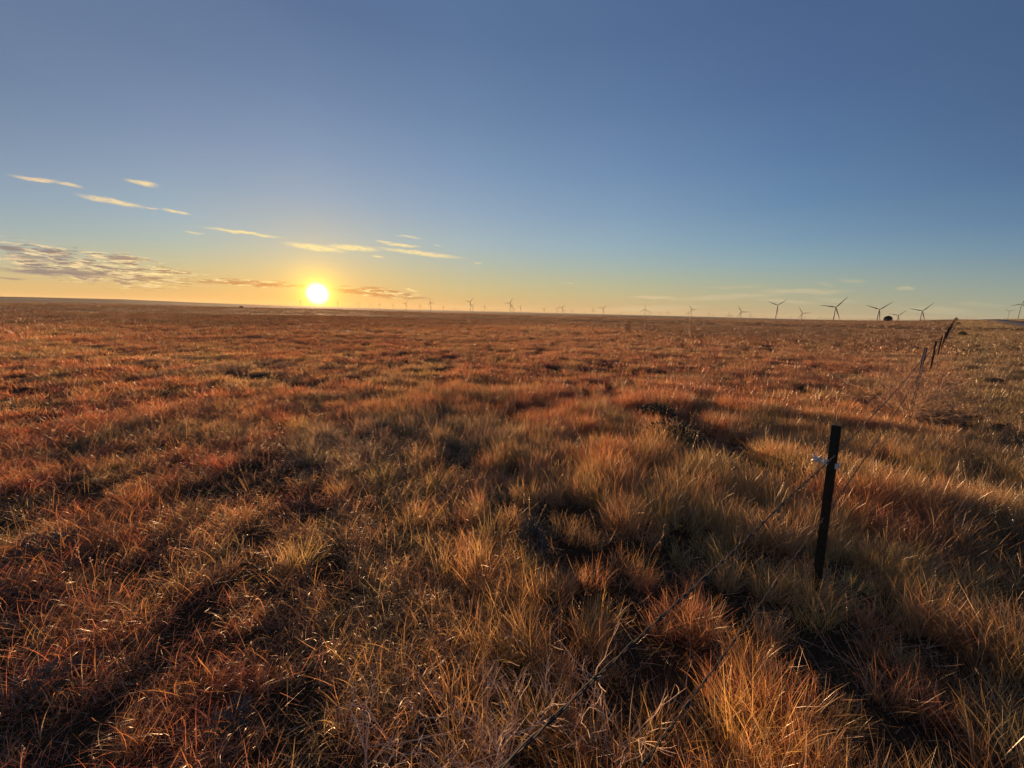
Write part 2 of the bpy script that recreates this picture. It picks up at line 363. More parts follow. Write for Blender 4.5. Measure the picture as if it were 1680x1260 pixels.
# ------------------------------------------------------------------ grass
def grass_material():
    m, nt = mat('dry_grass'); n = nt.nodes
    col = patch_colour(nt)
    at = n.new('ShaderNodeAttribute'); at.attribute_name = 'rnd'
    ti = n.new('ShaderNodeAttribute'); ti.attribute_name = 'tint'; ti.attribute_type = 'INSTANCER'
    tt = n.new('ShaderNodeAttribute'); tt.attribute_name = 'seed'
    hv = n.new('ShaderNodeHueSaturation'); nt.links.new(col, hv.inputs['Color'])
    nt.links.new(mapr(at.outputs['Fac'], 0, 1, 0.40, 1.75, nt=nt, smooth=False), hv.inputs['Value'])
    nt.links.new(mapr(ti.outputs['Fac'], 0, 1, 0.475, 0.52, nt=nt, smooth=False), hv.inputs['Hue'])
    hv.inputs['Saturation'].default_value = 1.0
    c2 = mixc(mapr(at.outputs['Fac'], 0.86, 0.95, nt=nt), hv.outputs[0], (0.62, 0.48, 0.30, 1), nt)   # bleached straws
    c2 = mixc(tt.outputs['Fac'], c2, (0.66, 0.52, 0.36, 1), nt)
    df = n.new('ShaderNodeBsdfDiffuse'); tr = n.new('ShaderNodeBsdfTranslucent'); gl = n.new('ShaderNodeBsdfGlossy'); gl.inputs['Roughness'].default_value = 0.35
    nt.links.new(c2, df.inputs[0]); nt.links.new(c2, tr.inputs[0]); gl.inputs[0].default_value = (0.9, 0.85, 0.8, 1)
    m1 = n.new('ShaderNodeMixShader'); m1.inputs[0].default_value = 0.58; nt.links.new(df.outputs[0], m1.inputs[1]); nt.links.new(tr.outputs[0], m1.inputs[2])
    m2 = n.new('ShaderNodeMixShader'); m2.inputs[0].default_value = 0.08; nt.links.new(m1.outputs[0], m2.inputs[1]); nt.links.new(gl.outputs[0], m2.inputs[2])
    o = n.new('ShaderNodeOutputMaterial'); nt.links.new(m2.outputs[0], o.inputs[0]); return m
GM = grass_material()
def blades(n, radius, h, w, lean, curl, seg=4, spread=0.5, wid_rand=0.5, seeds=False, g=None):
    """n blades rooted in a disc; lean/curl are (min,max) radians; returns verts, quads, rnd, seed"""
    g = g or rng
    a = g.random(n) * 2 * pi; rr = radius * np.sqrt(g.random(n)); x0 = rr * np.cos(a); y0 = rr * np.sin(a)
    da = a + (g.random(n) - 0.5) * 2 * pi * spread
    hh = g.uniform(h[0], h[1], n); th0 = g.uniform(lean[0], lean[1], n); cu = g.uniform(curl[0], curl[1], n)
    ww = w * g.uniform(1 - wid_rand, 1 + wid_rand, n)
    px, py, pz = x0.copy(), y0.copy(), np.full(n, -0.02)
    wa = g.random(n) * 2 * pi
    side = np.stack([np.cos(wa), np.sin(wa), np.zeros(n)], 1)
    P = []; step = hh / seg
    for k in range(seg + 1):
        t = k / seg; wk = ww * (1 - t) ** 0.6 * 0.5 if k < seg else ww * 0.06
        c = np.stack([px, py, pz], 1); P.append(c - side * wk[:, None]); P.append(c + side * wk[:, None])
        th = th0 + cu * (t + 0.5 / seg) ** 1.5
        px = px + np.cos(da) * np.sin(th) * step; py = py + np.sin(da) * np.sin(th) * step; pz = pz + np.cos(th) * step
    V = np.stack(P, 1).reshape(-1, 3); m_ = 2 * (seg + 1)
    base = np.arange(n)[:, None] * m_
    F = np.concatenate([base + np.array([[2 * k, 2 * k + 1, 2 * k + 3, 2 * k + 2]]) for k in range(seg)], 0)
    rnd = np.repeat(g.random(n), m_); sd = np.zeros(len(V))
    if seeds:
        vs, fs, rs_ = [V], [F], [rnd]; nb = len(V)
        Vv = V.reshape(n, seg + 1, 2, 3).mean(2)
        for b in range(n):
            for q in range(12):
                t = g.uniform(0.66, 1.0) * seg; i = min(int(t), seg - 1); c = Vv[b, i] * (1 - (t - i)) + Vv[b, i + 1] * (t - i)
                s_ = g.uniform(0.002, 0.0045); d1 = g.normal(size=3); d1 /= np.linalg.norm(d1); d2 = np.cross(d1, g.normal(size=3)); d2 /= np.linalg.norm(d2)
                c = c + d1 * 0.004
                vs.append(np.array([c - d1 * s_, c + d2 * s_ * .6, c + d1 * s_ * 1.6, c - d2 * s_ * .6])); fs.append(np.array([[nb, nb + 1, nb + 2, nb + 3]])); rs_.append(np.full(4, g.random())); nb += 4
        ns = nb - len(V); V = np.concatenate(vs); F = np.concatenate(fs); rnd = np.concatenate(rs_); sd = np.concatenate([sd, np.ones(ns)])
    return V, F, rnd, sd
lib = bpy.data.collections.new('grass_sources'); variants = []
def addvar(parts):
    Vs, Fs, Rs, Ss = [], [], [], []; nb = 0
    for V_, F_, R_, S_ in parts:
        Vs.append(V_); Fs.append(F_ + nb); Rs.append(R_); Ss.append(S_); nb += len(V_)
    nm = 'grass_tuft_%02d' % len(variants)
    me = np_mesh(nm, np.concatenate(Vs), np.concatenate(Fs), {'rnd': np.concatenate(Rs), 'seed': np.concatenate(Ss)}); me.materials.append(GM)
    o = bpy.data.objects.new(nm, me); lib.objects.link(o); variants.append(o); return len(variants) - 1
# near kinds
A_STR = [addvar([blades(140, .10, (.11, .29), .0030, (.03, .65), (.0, .8), 4, spread=.7), blades(50, .13, (.04, .14), .0035, (.4, 1.4), (0, .8), 3, spread=1)]) for _ in range(6)]
A_CUR = [addvar([blades(60, .12, (.09, .25), .0031, (.05, .9), (.5, 3.0), 6, spread=1), blades(60, .14, (.04, .13), .0032, (.3, 1.4), (0, 1.4), 3, spread=1)]) for _ in range(6)]
A_STK = [addvar([blades(3, .10, (.25, .45), .0020, (.0, .3), (.0, .4), 5, seeds=True)]) for _ in range(4)]
A_LOW = [addvar([blades(70, .18, (.05, .16), .0036, (.7, 1.6), (-.3, .5), 3, spread=1)]) for _ in range(4)]
# middle distance
B_STR = [addvar([blades(110, .17, (.07, .22), .0058, (.05, .7), (.0, .8), 3, spread=.8)]) for _ in range(5)]
B_CUR = [addvar([blades(100, .20, (.06, .20), .0058, (.05, 1.0), (.4, 2.2), 3, spread=1)]) for _ in range(4)]
B_STK = [addvar([blades(5, .25, (.22, .38), .0032, (.0, .3), (.0, .35), 3, seeds=True)]) for _ in range(3)]
# far clumps
C_CL = [addvar([blades(120, .5, (.06, .21), .010, (.05, .6), (.0, .9), 2)]) for _ in range(5)]
D_CL = [addvar([blades(140, 1.5, (.07, .22), .022, (.05, .6), (.0, .9), 2)]) for _ in range(4)]
E_CL = [addvar([blades(150, 5.0, (.08, .24), .06, (.05, .5), (.0, .8), 1)]) for _ in range(3)]

def wedge(n, r0, r1, az0=-60, az1=60):
    r = np.sqrt(rng.uniform(r0 * r0, r1 * r1, n)); a = np.radians(rng.uniform(az0, az1, n)); return r * np.sin(a), r * np.cos(a), r, np.degrees(a)
PX, PY, PI_, PS, PT, PR = [], [], [], [], [], []
def scatter(n, r0, r1, choose, smin=.8, smax=1.25, gaps=True, tilt=.17, hmod=.5):
    x, y, r, az = wedge(n, r0, r1)
    off = (x - P0[0]) * FN[0] + (y - P0[1]) * FN[1]
    keep = ~((off > 10.4) & (off < 18.6))
    gp = fbm(x / 0.55 + 11, y / 0.55 + 3, 2); mound = fbm(x / 1.3 + 5, y / 1.3 + 8, 3)
    if gaps:
        thr = np.where(az > 5, -0.09, -0.15)
        keep &= (gp > thr) | (rng.random(n) < 0.22)
    x, y, r, az, gp, mound = [q[keep] for q in (x, y, r, az, gp, mound)]
    n = len(x)
    s = 0.86 * rng.uniform(smin, smax, n) * (1 + hmod * (1.0 * mound + 0.5 * gp))
    s *= 1 + 0.27 * sst(az, 2, 22) * (1 - sst(r, 5, 14)) * sst(gp, -.12, .1)
    PX.append(x); PY.append(y); PS.append(np.clip(s, .35, 1.9)); PI_.append(choose(x, y, r, az, n)); PT.append(rng.random(n))
    wd = 0.16 * sst(az, -5, 15)   # the bunches right of the middle lean away with the wind
    PR.append(np.stack([rng.normal(0, tilt, n) - wd * cos(0.6), rng.normal(0, tilt, n) + wd * sin(0.6), np.where(rng.random(n) < 2, rng.random(n) * 2 * pi, 0)], 1))
def pick(lst, n): return np.array(lst)[rng.integers(0, len(lst), n)]
def chA(x, y, r, az, n):
    c = fbm(x / 1.8 + 30, y / 1.8 + 30, 2) * 1.6 + (az + 6) / 22
    straight = rng.random(n) < 1 / (1 + np.exp(-3.2 * c))
    return np.where(straight, pick(A_STR, n), pick(A_CUR, n))
def chB(x, y, r, az, n):
    c = fbm(x / 2.5 + 30, y / 2.5 + 30, 2) * 1.6 + (az + 6) / 25
    straight = rng.random(n) < 1 / (1 + np.exp(-2.2 * c))
    return np.where(straight, pick(B_STR, n), pick(B_CUR, n))
scatter(6200, 0.7, 8.5, chA)
scatter(4200, 0.7, 9, lambda x, y, r, az, n: pick(A_LOW, n), gaps=False, hmod=0.0)
scatter(330, 1.3, 10, lambda x, y, r, az, n: pick(A_STK, n), gaps=False, tilt=.1)
scatter(24000, 8, 27, chB, hmod=.6)
scatter(900, 9, 30, lambda x, y, r, az, n: pick(B_STK, n), gaps=False)
scatter(26000, 25, 90, lambda x, y, r, az, n: pick(C_CL, n), gaps=False, hmod=.5)
scatter(22000, 85, 320, lambda x, y, r, az, n: pick(D_CL, n), gaps=False, hmod=.5)
scatter(9000, 290, 800, lambda x, y, r, az, n: pick(E_CL, n), gaps=False, hmod=.5)
gx, gy = np.concatenate(PX), np.concatenate(PY); gz = hgt(gx, gy)
pm = bpy.data.meshes.new('grass'); pm.vertices.add(len(gx)); pm.vertices.foreach_set('co', np.stack([gx, gy, gz], 1).astype(np.float32).ravel())
for nm, ty, arr in (('scl', 'FLOAT', np.concatenate(PS)), ('tint', 'FLOAT', np.concatenate(PT)), ('idx', 'INT', np.concatenate(PI_).astype(np.int32))):
    at = pm.attributes.new(nm, ty, 'POINT'); at.data.foreach_set('value', np.ascontiguousarray(arr if ty == 'INT' else arr.astype(np.float32)))
at = pm.attributes.new('rot', 'FLOAT_VECTOR', 'POINT'); at.data.foreach_set('vector', np.concatenate(PR).astype(np.float32).ravel())
pm.materials.append(GM)
grass = link(bpy.data.objects.new('grass', pm)); props(grass, 'dry rust and straw coloured prairie grass covering the plain', 'grass', kind='stuff')
ng = bpy.data.node_groups.new('grass_scatter', 'GeometryNodeTree')
ng.interface.new_socket('Geometry', in_out='INPUT', socket_type='NodeSocketGeometry'); ng.interface.new_socket('Geometry', in_out='OUTPUT', socket_type='NodeSocketGeometry')
gi = ng.nodes.new('NodeGroupInput'); gout = ng.nodes.new('NodeGroupOutput'); iop = ng.nodes.new('GeometryNodeInstanceOnPoints'); ci = ng.nodes.new('GeometryNodeCollectionInfo')
ci.inputs['Collection'].default_value = lib; ci.inputs['Separate Children'].default_value = True; ci.inputs['Reset Children'].default_value = True
def na_(nm, ty):
    q = ng.nodes.new('GeometryNodeInputNamedAttribute'); q.data_type = ty; q.inputs['Name'].default_value = nm
    return [o for o in q.outputs if o.enabled and o.name == 'Attribute'][0]
ng.links.new(gi.outputs[0], iop.inputs['Points']); ng.links.new(ci.outputs[0], iop.inputs['Instance']); iop.inputs['Pick Instance'].default_value = True
ng.links.new(na_('idx', 'INT'), iop.inputs['Instance Index']); ng.links.new(na_('scl', 'FLOAT'), iop.inputs['Scale'])
er = ng.nodes.new('FunctionNodeEulerToRotation'); ng.links.new(na_('rot', 'FLOAT_VECTOR'), er.inputs[0]); ng.links.new(er.outputs[0], iop.inputs['Rotation'])
ng.links.new(iop.outputs[0], gout.inputs[0])
md = grass.modifiers.new('scatter', 'NODES'); md.node_group = ng

# ------------------------------------------------------------------ fence
steel = simple('dark_green_steel', (0.022, 0.030, 0.024), 0.4, 0.3, 0.4, 40)
rusty = simple('weathered_steel', (0.05, 0.032, 0.026), 0.6, 0.3, 0.4, 30)
stud_glint = simple('pale_stud_glint', (0.62, 0.56, 0.5), 0.5, 0, 0.1, 40)  # glimmer of sunlit studs put into a pale base colour
wirem = simple('weathered_wire', (0.035, 0.026, 0.022), 0.7, 0.2, 0.5, 60)
plastic = simple('white_plastic', (0.72, 0.66, 0.60), 0.5, 0, 0.08, 60)
fence = empty('wire_fence', (float(P0[0]), float(P0[1]), hz(*P0)))
props(fence, 'barbed wire fence of dark steel posts receding to the skyline on the right', 'fence')
FZ = fence.location.z
def post_mesh(hh):
    # T shaped steel post: flange, stem, row of studs, tapering base
    b = MB(); fw, ft, sd = 0.046, 0.006, 0.036
    b.box((0, 0, hh / 2 - .2), (fw, ft, hh + .4)); b.box((0, sd / 2 + ft / 2 + .001, hh / 2 - .2), (0.006, sd, hh + .396))
    for s_ in (-1, 1): b.box((s_ * (fw / 2 - .003), -.0045, hh / 2 - .2), (.006, .004, hh + .392))
    return b
angF = atan2(FD[1], FD[0])
posts = [(0.0, 1.13, (0.0, -.045)), (8.67, 1.20, (0, 0)), (16.8, 1.05, (0.0, -.02)), (24.2, 1.05, (0.02, 0.01)), (31.2, 1.02, (0.0, 0.03))]
s_ = 39.0
while s_ < 330: posts.append((s_ + rng.uniform(-.6, .6), rng.uniform(.98, 1.12), (rng.uniform(-.04, .04), rng.uniform(-.04, .04)))); s_ += 8.2
posts.insert(0, (-8.3, 1.12, (0, 0)))
attach = []
for k, (s_, hh, tl) in enumerate(posts):
    x, y = fxy(s_); z = hz(x, y)
    attach.append((s_, x, y, 0.0 if k < 2 else z))
    b = post_mesh(hh); o = b.build('fence_post', steel if k < 2 else rusty, fence)
    o.location = (x - fence.location.x, y - fence.location.y, z - FZ)
    # flange faces the photographer's side of the first post; later ones show the studs to the field
    o.rotation_euler = (tl[0], tl[1], angF - pi / 2 + (0.05 if k < 2 else 0.0)) if k < 2 else (tl[0], tl[1], angF - pi / 2 - 0.12)
    st = MB(); rings = []
    hw, dp = (.006, .0115) if k < 2 else (.008, .018)
    for q in range(int((hh - .03) / .054)):
        zc = hh - .03 - q * .054
        for dz, dd in ((.011, .0045), (.010, dp), (-.010, dp), (-.011, .0045)): rings.append((zc + dz, dd))
    v = []; f = []
    for zc, dd in rings: v += [(-hw, -.0042, zc), (hw, -.0042, zc), (hw, -dd, zc), (-hw, -dd, zc)]
    for q in range(len(rings) - 1):
        for c in range(4): f.append((q * 4 + c, q * 4 + (c + 1) % 4, q * 4 + 4 + (c + 1) % 4, q * 4 + 4 + c))
    f += [(0, 1, 2, 3), tuple(len(v) - 4 + c for c in (3, 2, 1, 0))]; st.add(v, f)
    if k < 12: st.build('stud_row', steel if k < 2 else (stud_glint if k == 2 else rusty), o)
    if k >= 1 and k < 8:
        for hw_ in (.93, .50 if k == 1 else .56):
            cl = MB(); cl.tube([(-.03, -.012, hw_), (-.026, .03, hw_ + .002), (0, .048, hw_ + .004), (.026, .03, hw_), (.03, -.012, hw_ - .003), (0, -.02, hw_)], .0016 if k < 3 else .003, 5)
            cl.build('wire_clip', wirem, o)
    if k == 1:
        ins = MB()   # white insulator: band round the post, ribbed bracket and knotted end
        for a0, a1 in ((-.036, -.012), (.012, .036)): pass
        ins.box((-.026, -.0125, .90), (.020, .008, .030)); ins.box((.024, -.0125, .885), (.016, .008, .030))
        ins.box((-.030, .010, .90), (.008, .040, .028)); ins.box((.030, .010, .885), (.006, .040, .028))
        for q in range(4): ins.box((-.046 - q * .009, -.008 + .002 * q, .902 + .003 * (q % 2)), (.006, .020, .026 + .010 * (q % 2)))
        ins.tube([(-.036, -.01, .892), (-.05, -.012, .885), (-.066, -.012, .905), (-.058, -.012, .925), (-.046, -.012, .918)], .0055, 6)
        ins.tube([(-.066, -.012, .90), (-.085, -.014, .918), (-.092, -.012, .932)], [.007, .008, .006], 6)
        ins.tube([(-.066, -.012, .90), (-.088, -.014, .898), (-.096, -.012, .888)], [.007, .008, .005], 6)
        ins.build('insulator', plastic, o)
def wire(h0, name, label):
    b = MB(); g = random.Random(5)
    pts = []; barbs = []
    for k in range(len(attach) - 1):
        s0, x0, y0, z0 = attach[k]; s1, x1, y1, z1 = attach[k + 1]; ln = s1 - s0
        near = k < 3; step = 0.02 if k < 2 else (0.1 if k < 5 else ln / 3); n = max(2, int(ln / step))
        hs = ((1.315, .957, .93), (.86, .544, .56))[h0 < .8]; ha, hb = hs[min(k, 2)], hs[min(k + 1, 2)]; sag = 0.0 if k == 0 else .04
        for i in range(n + (k == len(attach) - 2)):
            t = i / n; sg = -sag * 4 * t * (1 - t)
            sx, sy = fxy(s0 + ln * t, -.03)
            pts.append(((sx - fence.location.x, sy - fence.location.y, (z0 * (1 - t) + z1 * t) + ha * (1 - t) + hb * t + sg - FZ + .004 * sin(t * 37)), k))
        if k < 4:
            q = 0.06
            while q < ln:
                t = q / ln; sx, sy = fxy(s0 + q, -.03)
                barbs.append(((sx - fence.location.x, sy - fence.location.y, (z0 * (1 - t) + z1 * t) + ha * (1 - t) + hb * t - sag * 4 * t * (1 - t) - FZ + .004 * sin(t * 37)), k)); q += .125
    for sgn in (0, pi):
        cur = []; last = -1
        for i, (p, k) in enumerate(pts):
            ph = i * 0.85 + sgn; rr = .0022 if k < 3 else 0.0
            cur.append((p[0] + FN[0] * rr * cos(ph), p[1] + FN[1] * rr * cos(ph), p[2] + rr * sin(ph)))
        if sgn == 0 or True:
            rads = [.0017 if k < 1 else .0026 if k < 2 else (.004 if k < 4 else .006) for _, k in pts]
            if sgn == 0: b.tube(cur, rads, 5)
            else:
                m_ = sum(1 for _, k in pts if k < 3); b.tube(cur[:m_], rads[:m_], 5)
    for p, k in barbs:
        th = g.random() * pi; e = .016; r = .0016 if k < 2 else .0022
        for a_ in (th, th + 1.6):
            d = Vector((FN[0] * cos(a_), FN[1] * cos(a_), sin(a_))); f_ = Vector((FD[0], FD[1], 0)) * .004 * g.uniform(-1, 1)
            b.tube([Vector(p) - d * e - f_, Vector(p) + d * e + f_], [r * .5, r * .5], 4)
        c_ = Vector((FD[0], FD[1], 0)) * .007; b.tube([Vector(p) - c_, Vector(p) + c_], .0042, 6)
    o = b.build('barbed_wire', wirem, fence); o['label'] = label
wire(1.04, 'u', 'upper barbed wire strand of the fence'); wire(.62, 'l', 'lower barbed wire strand of the fence')

# ------------------------------------------------------------------ dry shrubs and small plants
twigm = simple('bleached_twig', (0.66, 0.45, 0.28), 0.7, 0, 0.35, 20)
twigr = simple('russet_twig', (0.46, 0.29, 0.17), 0.7, 0, 0.35, 20)
def shrub(name, label, x, y, R, hh, n, rad, mt, depth=3, seed=1, cat='dead shrub', flat=0.8):
    g = random.Random(seed); b = MB(); z = hz(x, y)
    def grow(p, d, ln, r, lev):
        pts = [p]; q = p; dd = d.copy()
        for i in range(4):
            dd = (dd + Vector((g.uniform(-1, 1), g.uniform(-1, 1), g.uniform(-.8, .8))) * .28).normalized(); q = q + dd * ln / 4
            if q.z < .01: q.z = .01
            pts.append(q)
        b.tube(pts, [r, r * .9, r * .8, r * .7, r * .5], 4, cap=False)
        if lev < depth:
            for i in range(g.choice((2, 3, 3)) if lev else 4):
                st = pts[g.randint(1, 4)]; sd = (dd + Vector((g.uniform(-1, 1), g.uniform(-1, 1), g.uniform(-.7, .9))) * 1.0).normalized()
                grow(st, sd, ln * g.uniform(.5, .75), r * .62, lev + 1)
    for i in range(n):
        a = g.random() * 2 * pi; el = g.uniform(.15, 1.3); d = Vector((cos(a) * cos(el), sin(a) * cos(el), sin(el) * flat)).normalized()
        grow(Vector((g.uniform(-.1, .1) * R, g.uniform(-.1, .1) * R, .02)), d, (R * cos(el) + hh * sin(el)) * .62, rad, 0)
    o = b.build(name, mt); o.location = (x, y, z); props(o, label, cat); return o
q = gnd(830, 1235, .12); shrub('dead_shrub', 'bleached dead twiggy shrub low at the bottom centre of the field', q[0], q[1], .36, .32, 12, .0034, twigm, 3, 4)
q = gnd(640, 1200, .1); shrub('dead_shrub', 'smaller pale dead twigs left of the bleached shrub', q[0], q[1], .30, .26, 3, .0032, twigm, 2, 11)
q = gnd(1010, 1215, .1); shrub('dead_shrub', 'pale dead twigs right of the bleached shrub, under the upper wire', q[0], q[1], .30, .32, 4, .0030, twigm, 2, 23)
q = gnd(905, 1085, .1); shrub('dead_shrub', 'sparse pale twigs standing behind the bleached shrub', q[0], q[1], .26, .30, 2, .0028, twigm, 2, 31)
q = gnd(1497, 690); shrub('tumbleweed', 'tangled tan tumbleweed caught at the foot of the studded post', q[0], q[1], .85, .85, 40, .007, twigr, 3, 8, 'tumbleweed')

sagem = simple('sage_leaf', (0.15, 0.145, 0.125), 0.8, 0, 0.35, 50)
saged = simple('dark_sage_leaf', (0.06, 0.07, 0.045), 0.8, 0, 0.35, 50)
def cushion(name, label, x, y, R, hh, n, ls, mt, seed, cat='plant'):
    g = random.Random(seed); b = MB(); z = hz(x, y)
    for i in range(n):
        a = g.random() * 2 * pi; el = math.asin(g.random()); k = g.uniform(.55, 1.0)
        bump = 1 + .25 * sin(a * 3 + seed) + .15 * sin(a * 7)
        c = Vector((cos(a) * cos(el) * R * k * bump, sin(a) * cos(el) * R * k * bump, sin(el) * hh * k + .01))
        d = (Vector((c.x / R, c.y / R, c.z / hh)) + Vector((g.uniform(-1, 1), g.uniform(-1, 1), g.uniform(-.3, 1))) * .7).normalized()
        s = d.cross(Vector((g.uniform(-1, 1), g.uniform(-1, 1), g.uniform(-1, 1)))).normalized() * ls * .28; up = d.cross(s).normalized() * ls * .15
        b.add([c, c + d * ls * .45 + s + up, c + d * ls, c + d * ls * .45 - s + up], [(0, 1, 2), (0, 2, 3)])
    for i in range(14):
        a = g.random() * 2 * pi; b.tube([(0, 0, 0), (cos(a) * R * .6, sin(a) * R * .6, hh * g.uniform(.3, .8))], [.003, .0015], 4)
    o = b.build(name, mt); o.location = (x, y, z); props(o, label, cat); return o
for px, py, R, hh, lab, mt, ls in ((80, 1130, .13, .09, 'low grey leafy plant in the bottom left of the grass', sagem, .018), (75, 905, .20, .10, 'low grey plant mat above the bottom left plant, by the left edge', sagem, .022),
        (380, 1190, .09, .06, 'small grey green leafy plant right of the bottom left plant', sagem, .015), (1105, 728, .42, .30, 'dark sagebrush in the open grass left of the near post', saged, .05),
        (1075, 690, .36, .26, 'dark sagebrush just behind the nearest sagebrush', saged, .05), (870, 905, .10, .26, 'single grey green leafy stalk in the middle foreground', sagem, .03)):
    q = gnd(px, py); cushion('leafy_plant' if mt is sagem else 'sagebrush', lab, q[0], q[1], R, hh, 420 if ls < .03 else 900, ls, mt, px)
for i, (px, py, R_, n_) in enumerate(((700, 1140, .22, 3), (600, 1230, .22, 3), (930, 1190, .24, 4))):
    q = gnd(px, py, .12); shrub('dead_shrub', ('small bare twig cluster just above the bleached shrub', 'small bare twig cluster at the bottom edge, leftmost of the pale twigs', 'small bare twig cluster between the bleached shrub and the upper wire')[i], q[0], q[1], R_, .28, n_, .0026, twigm, 2, 50 + i)
# bushes where the fence meets the rise
def bush(label, x, y, R, hh, seed):
    return cushion('bush', label, x, y, R, hh, 900, R * .22, saged, seed, 'bush')
x, y = fxy(62, 1.0); bush('dark bush beside the far fence posts', x, y, .35, .5, 3)
x, y = fxy(150, .8); bush('dark bush on the fence line halfway up the rise', x, y, .5, .9, 5)
x, y = fxy(330, .2); bush('dark bush standing on the skyline at the end of the fence', x, y, .8, 1.7, 9)

# ------------------------------------------------------------------ far buildings
def at_az(px, py, r):
    d = ray(px, py); k = r / math.hypot(d[0], d[1]); return d[0] * k, d[1] * k, H + d[2] * k
darkwood = simple('dark_boards', (0.03, 0.022, 0.02), 0.8); roofm = simple('dark_roof', (0.02, 0.016, 0.016), 0.7); palew = simple('dusty_wall', (0.16, 0.11, 0.11), 0.8)
def barn(label, px, py, r, w, dpt, wall, rise):
    x, y, _ = at_az(px, py, r); z = hz(x, y); d = ray(px, py); e = empty('barn', (x, y, z), atan2(-d[0], d[1]))
    b = MB(); b.box((0, 0, wall / 2), (w * .86, dpt, wall)); b.build('wall', palew, e)
    rf = MB(); pts = [(-w / 2, wall - .25), (-w * .32, wall + rise * .62), (0, wall + rise), (w * .32, wall + rise * .62), (w / 2, wall - .25)]
    v = [(a_, -dpt / 2 - .3, c_) for a_, c_ in pts] + [(a_, dpt / 2 + .3, c_) for a_, c_ in pts]; v += [(a_, b_, c_ - .15) for a_, b_, c_ in v]
    f = [(i, i + 1, i + 6, i + 5) for i in range(4)] + [(i + 10, i + 15, i + 16, i + 11) for i in range(4)] + [(i, i + 10, i + 11, i + 1) for i in range(4)] + [(i + 5, i + 6, i + 16, i + 15) for i in range(4)] + [(0, 5, 15, 10), (4, 14, 19, 9)]
    rf.add(v, f); rf.build('roof', roofm, e)
    g = MB(); g.add([(-w * .42, -dpt / 2 - .02, wall - .1), (w * .42, -dpt / 2 - .02, wall - .1), (w * .31, -dpt / 2 - .02, wall + rise * .58), (0, -dpt / 2 - .02, wall + rise - .16), (-w * .31, -dpt / 2 - .02, wall + rise * .58)], [(0, 1, 2, 3, 4)]); g.build('gable', darkwood, e)
    dr = MB(); dr.box((0, -dpt / 2 - .06, wall * .42), (w * .25, .06, wall * .84)); dr.build('door', darkwood, e)
    props(e, label, 'barn'); return e
barn('dark low barn with a humped roof on the skyline between two wind turbines', 1457, 523, 372, 5.2, 6, 1.5, 1.9)
barn('tiny dark shed on the plain edge left of the sun', 396, 504, 372, 3.2, 4, .7, .6)

# ------------------------------------------------------------------ wind turbines
white = simple('turbine_paint', (0.20, 0.20, 0.21), 0.5, 0, 0.05, 1)
BL = 46.0
def cyl(b, r0, r1, z0, z1, n=14): b.tube([(0, 0, z0), (0, 0, (z0 + z1) / 2), (0, 0, z1)], [r0, (r0 + r1) / 2, r1], n)
def turbine_proto():
    e = empty('wind_turbine', (0, 0, 0))
    b = MB(); cyl(b, 2.3, 1.45, -1, 0); tw = b.build('tower', white, e, True)   # unit tower built below, rescaled per turbine
    b = MB(); b.v = []; b.f = []
    b.box((0, 1.4, 0), (3.4, 9.5, 3.6)); b.box((0, 1.4, 1.95), (2.6, 8.5, .3)); nc = b.build('nacelle', white, e)
    b = MB(); b.tube([(0, -3.4, 0), (0, -4.6, 0), (0, -5.8, 0), (0, -6.6, 0)], [1.7, 1.75, 1.2, .3], 12); hb = b.build('hub', white, e, True)
    b = MB()
    secs = [(1.2, 1.0, 1.0), (4, 1.1, 1.0), (9, 1.9, .55), (18, 1.5, .4), (30, 1.0, .25), (40, .6, .15), (BL, .15, .06)]
    n = 8; v = []; f = []
    for q, (rz, c, t) in enumerate(secs):
        for k in range(n): a = 2 * pi * k / n; v.append((c * cos(a) * (1.0) + .15 * c, -4.8 + t * sin(a), rz))
    for q in range(len(secs) - 1):
        for k in range(n): f.append((q * n + k, q * n + (k + 1) % n, (q + 1) * n + (k + 1) % n, (q + 1) * n + k))
    b.add(v, f); bl = b.build('blade', white, e, True)
    return e, tw, nc, hb, bl
proto = turbine_proto()
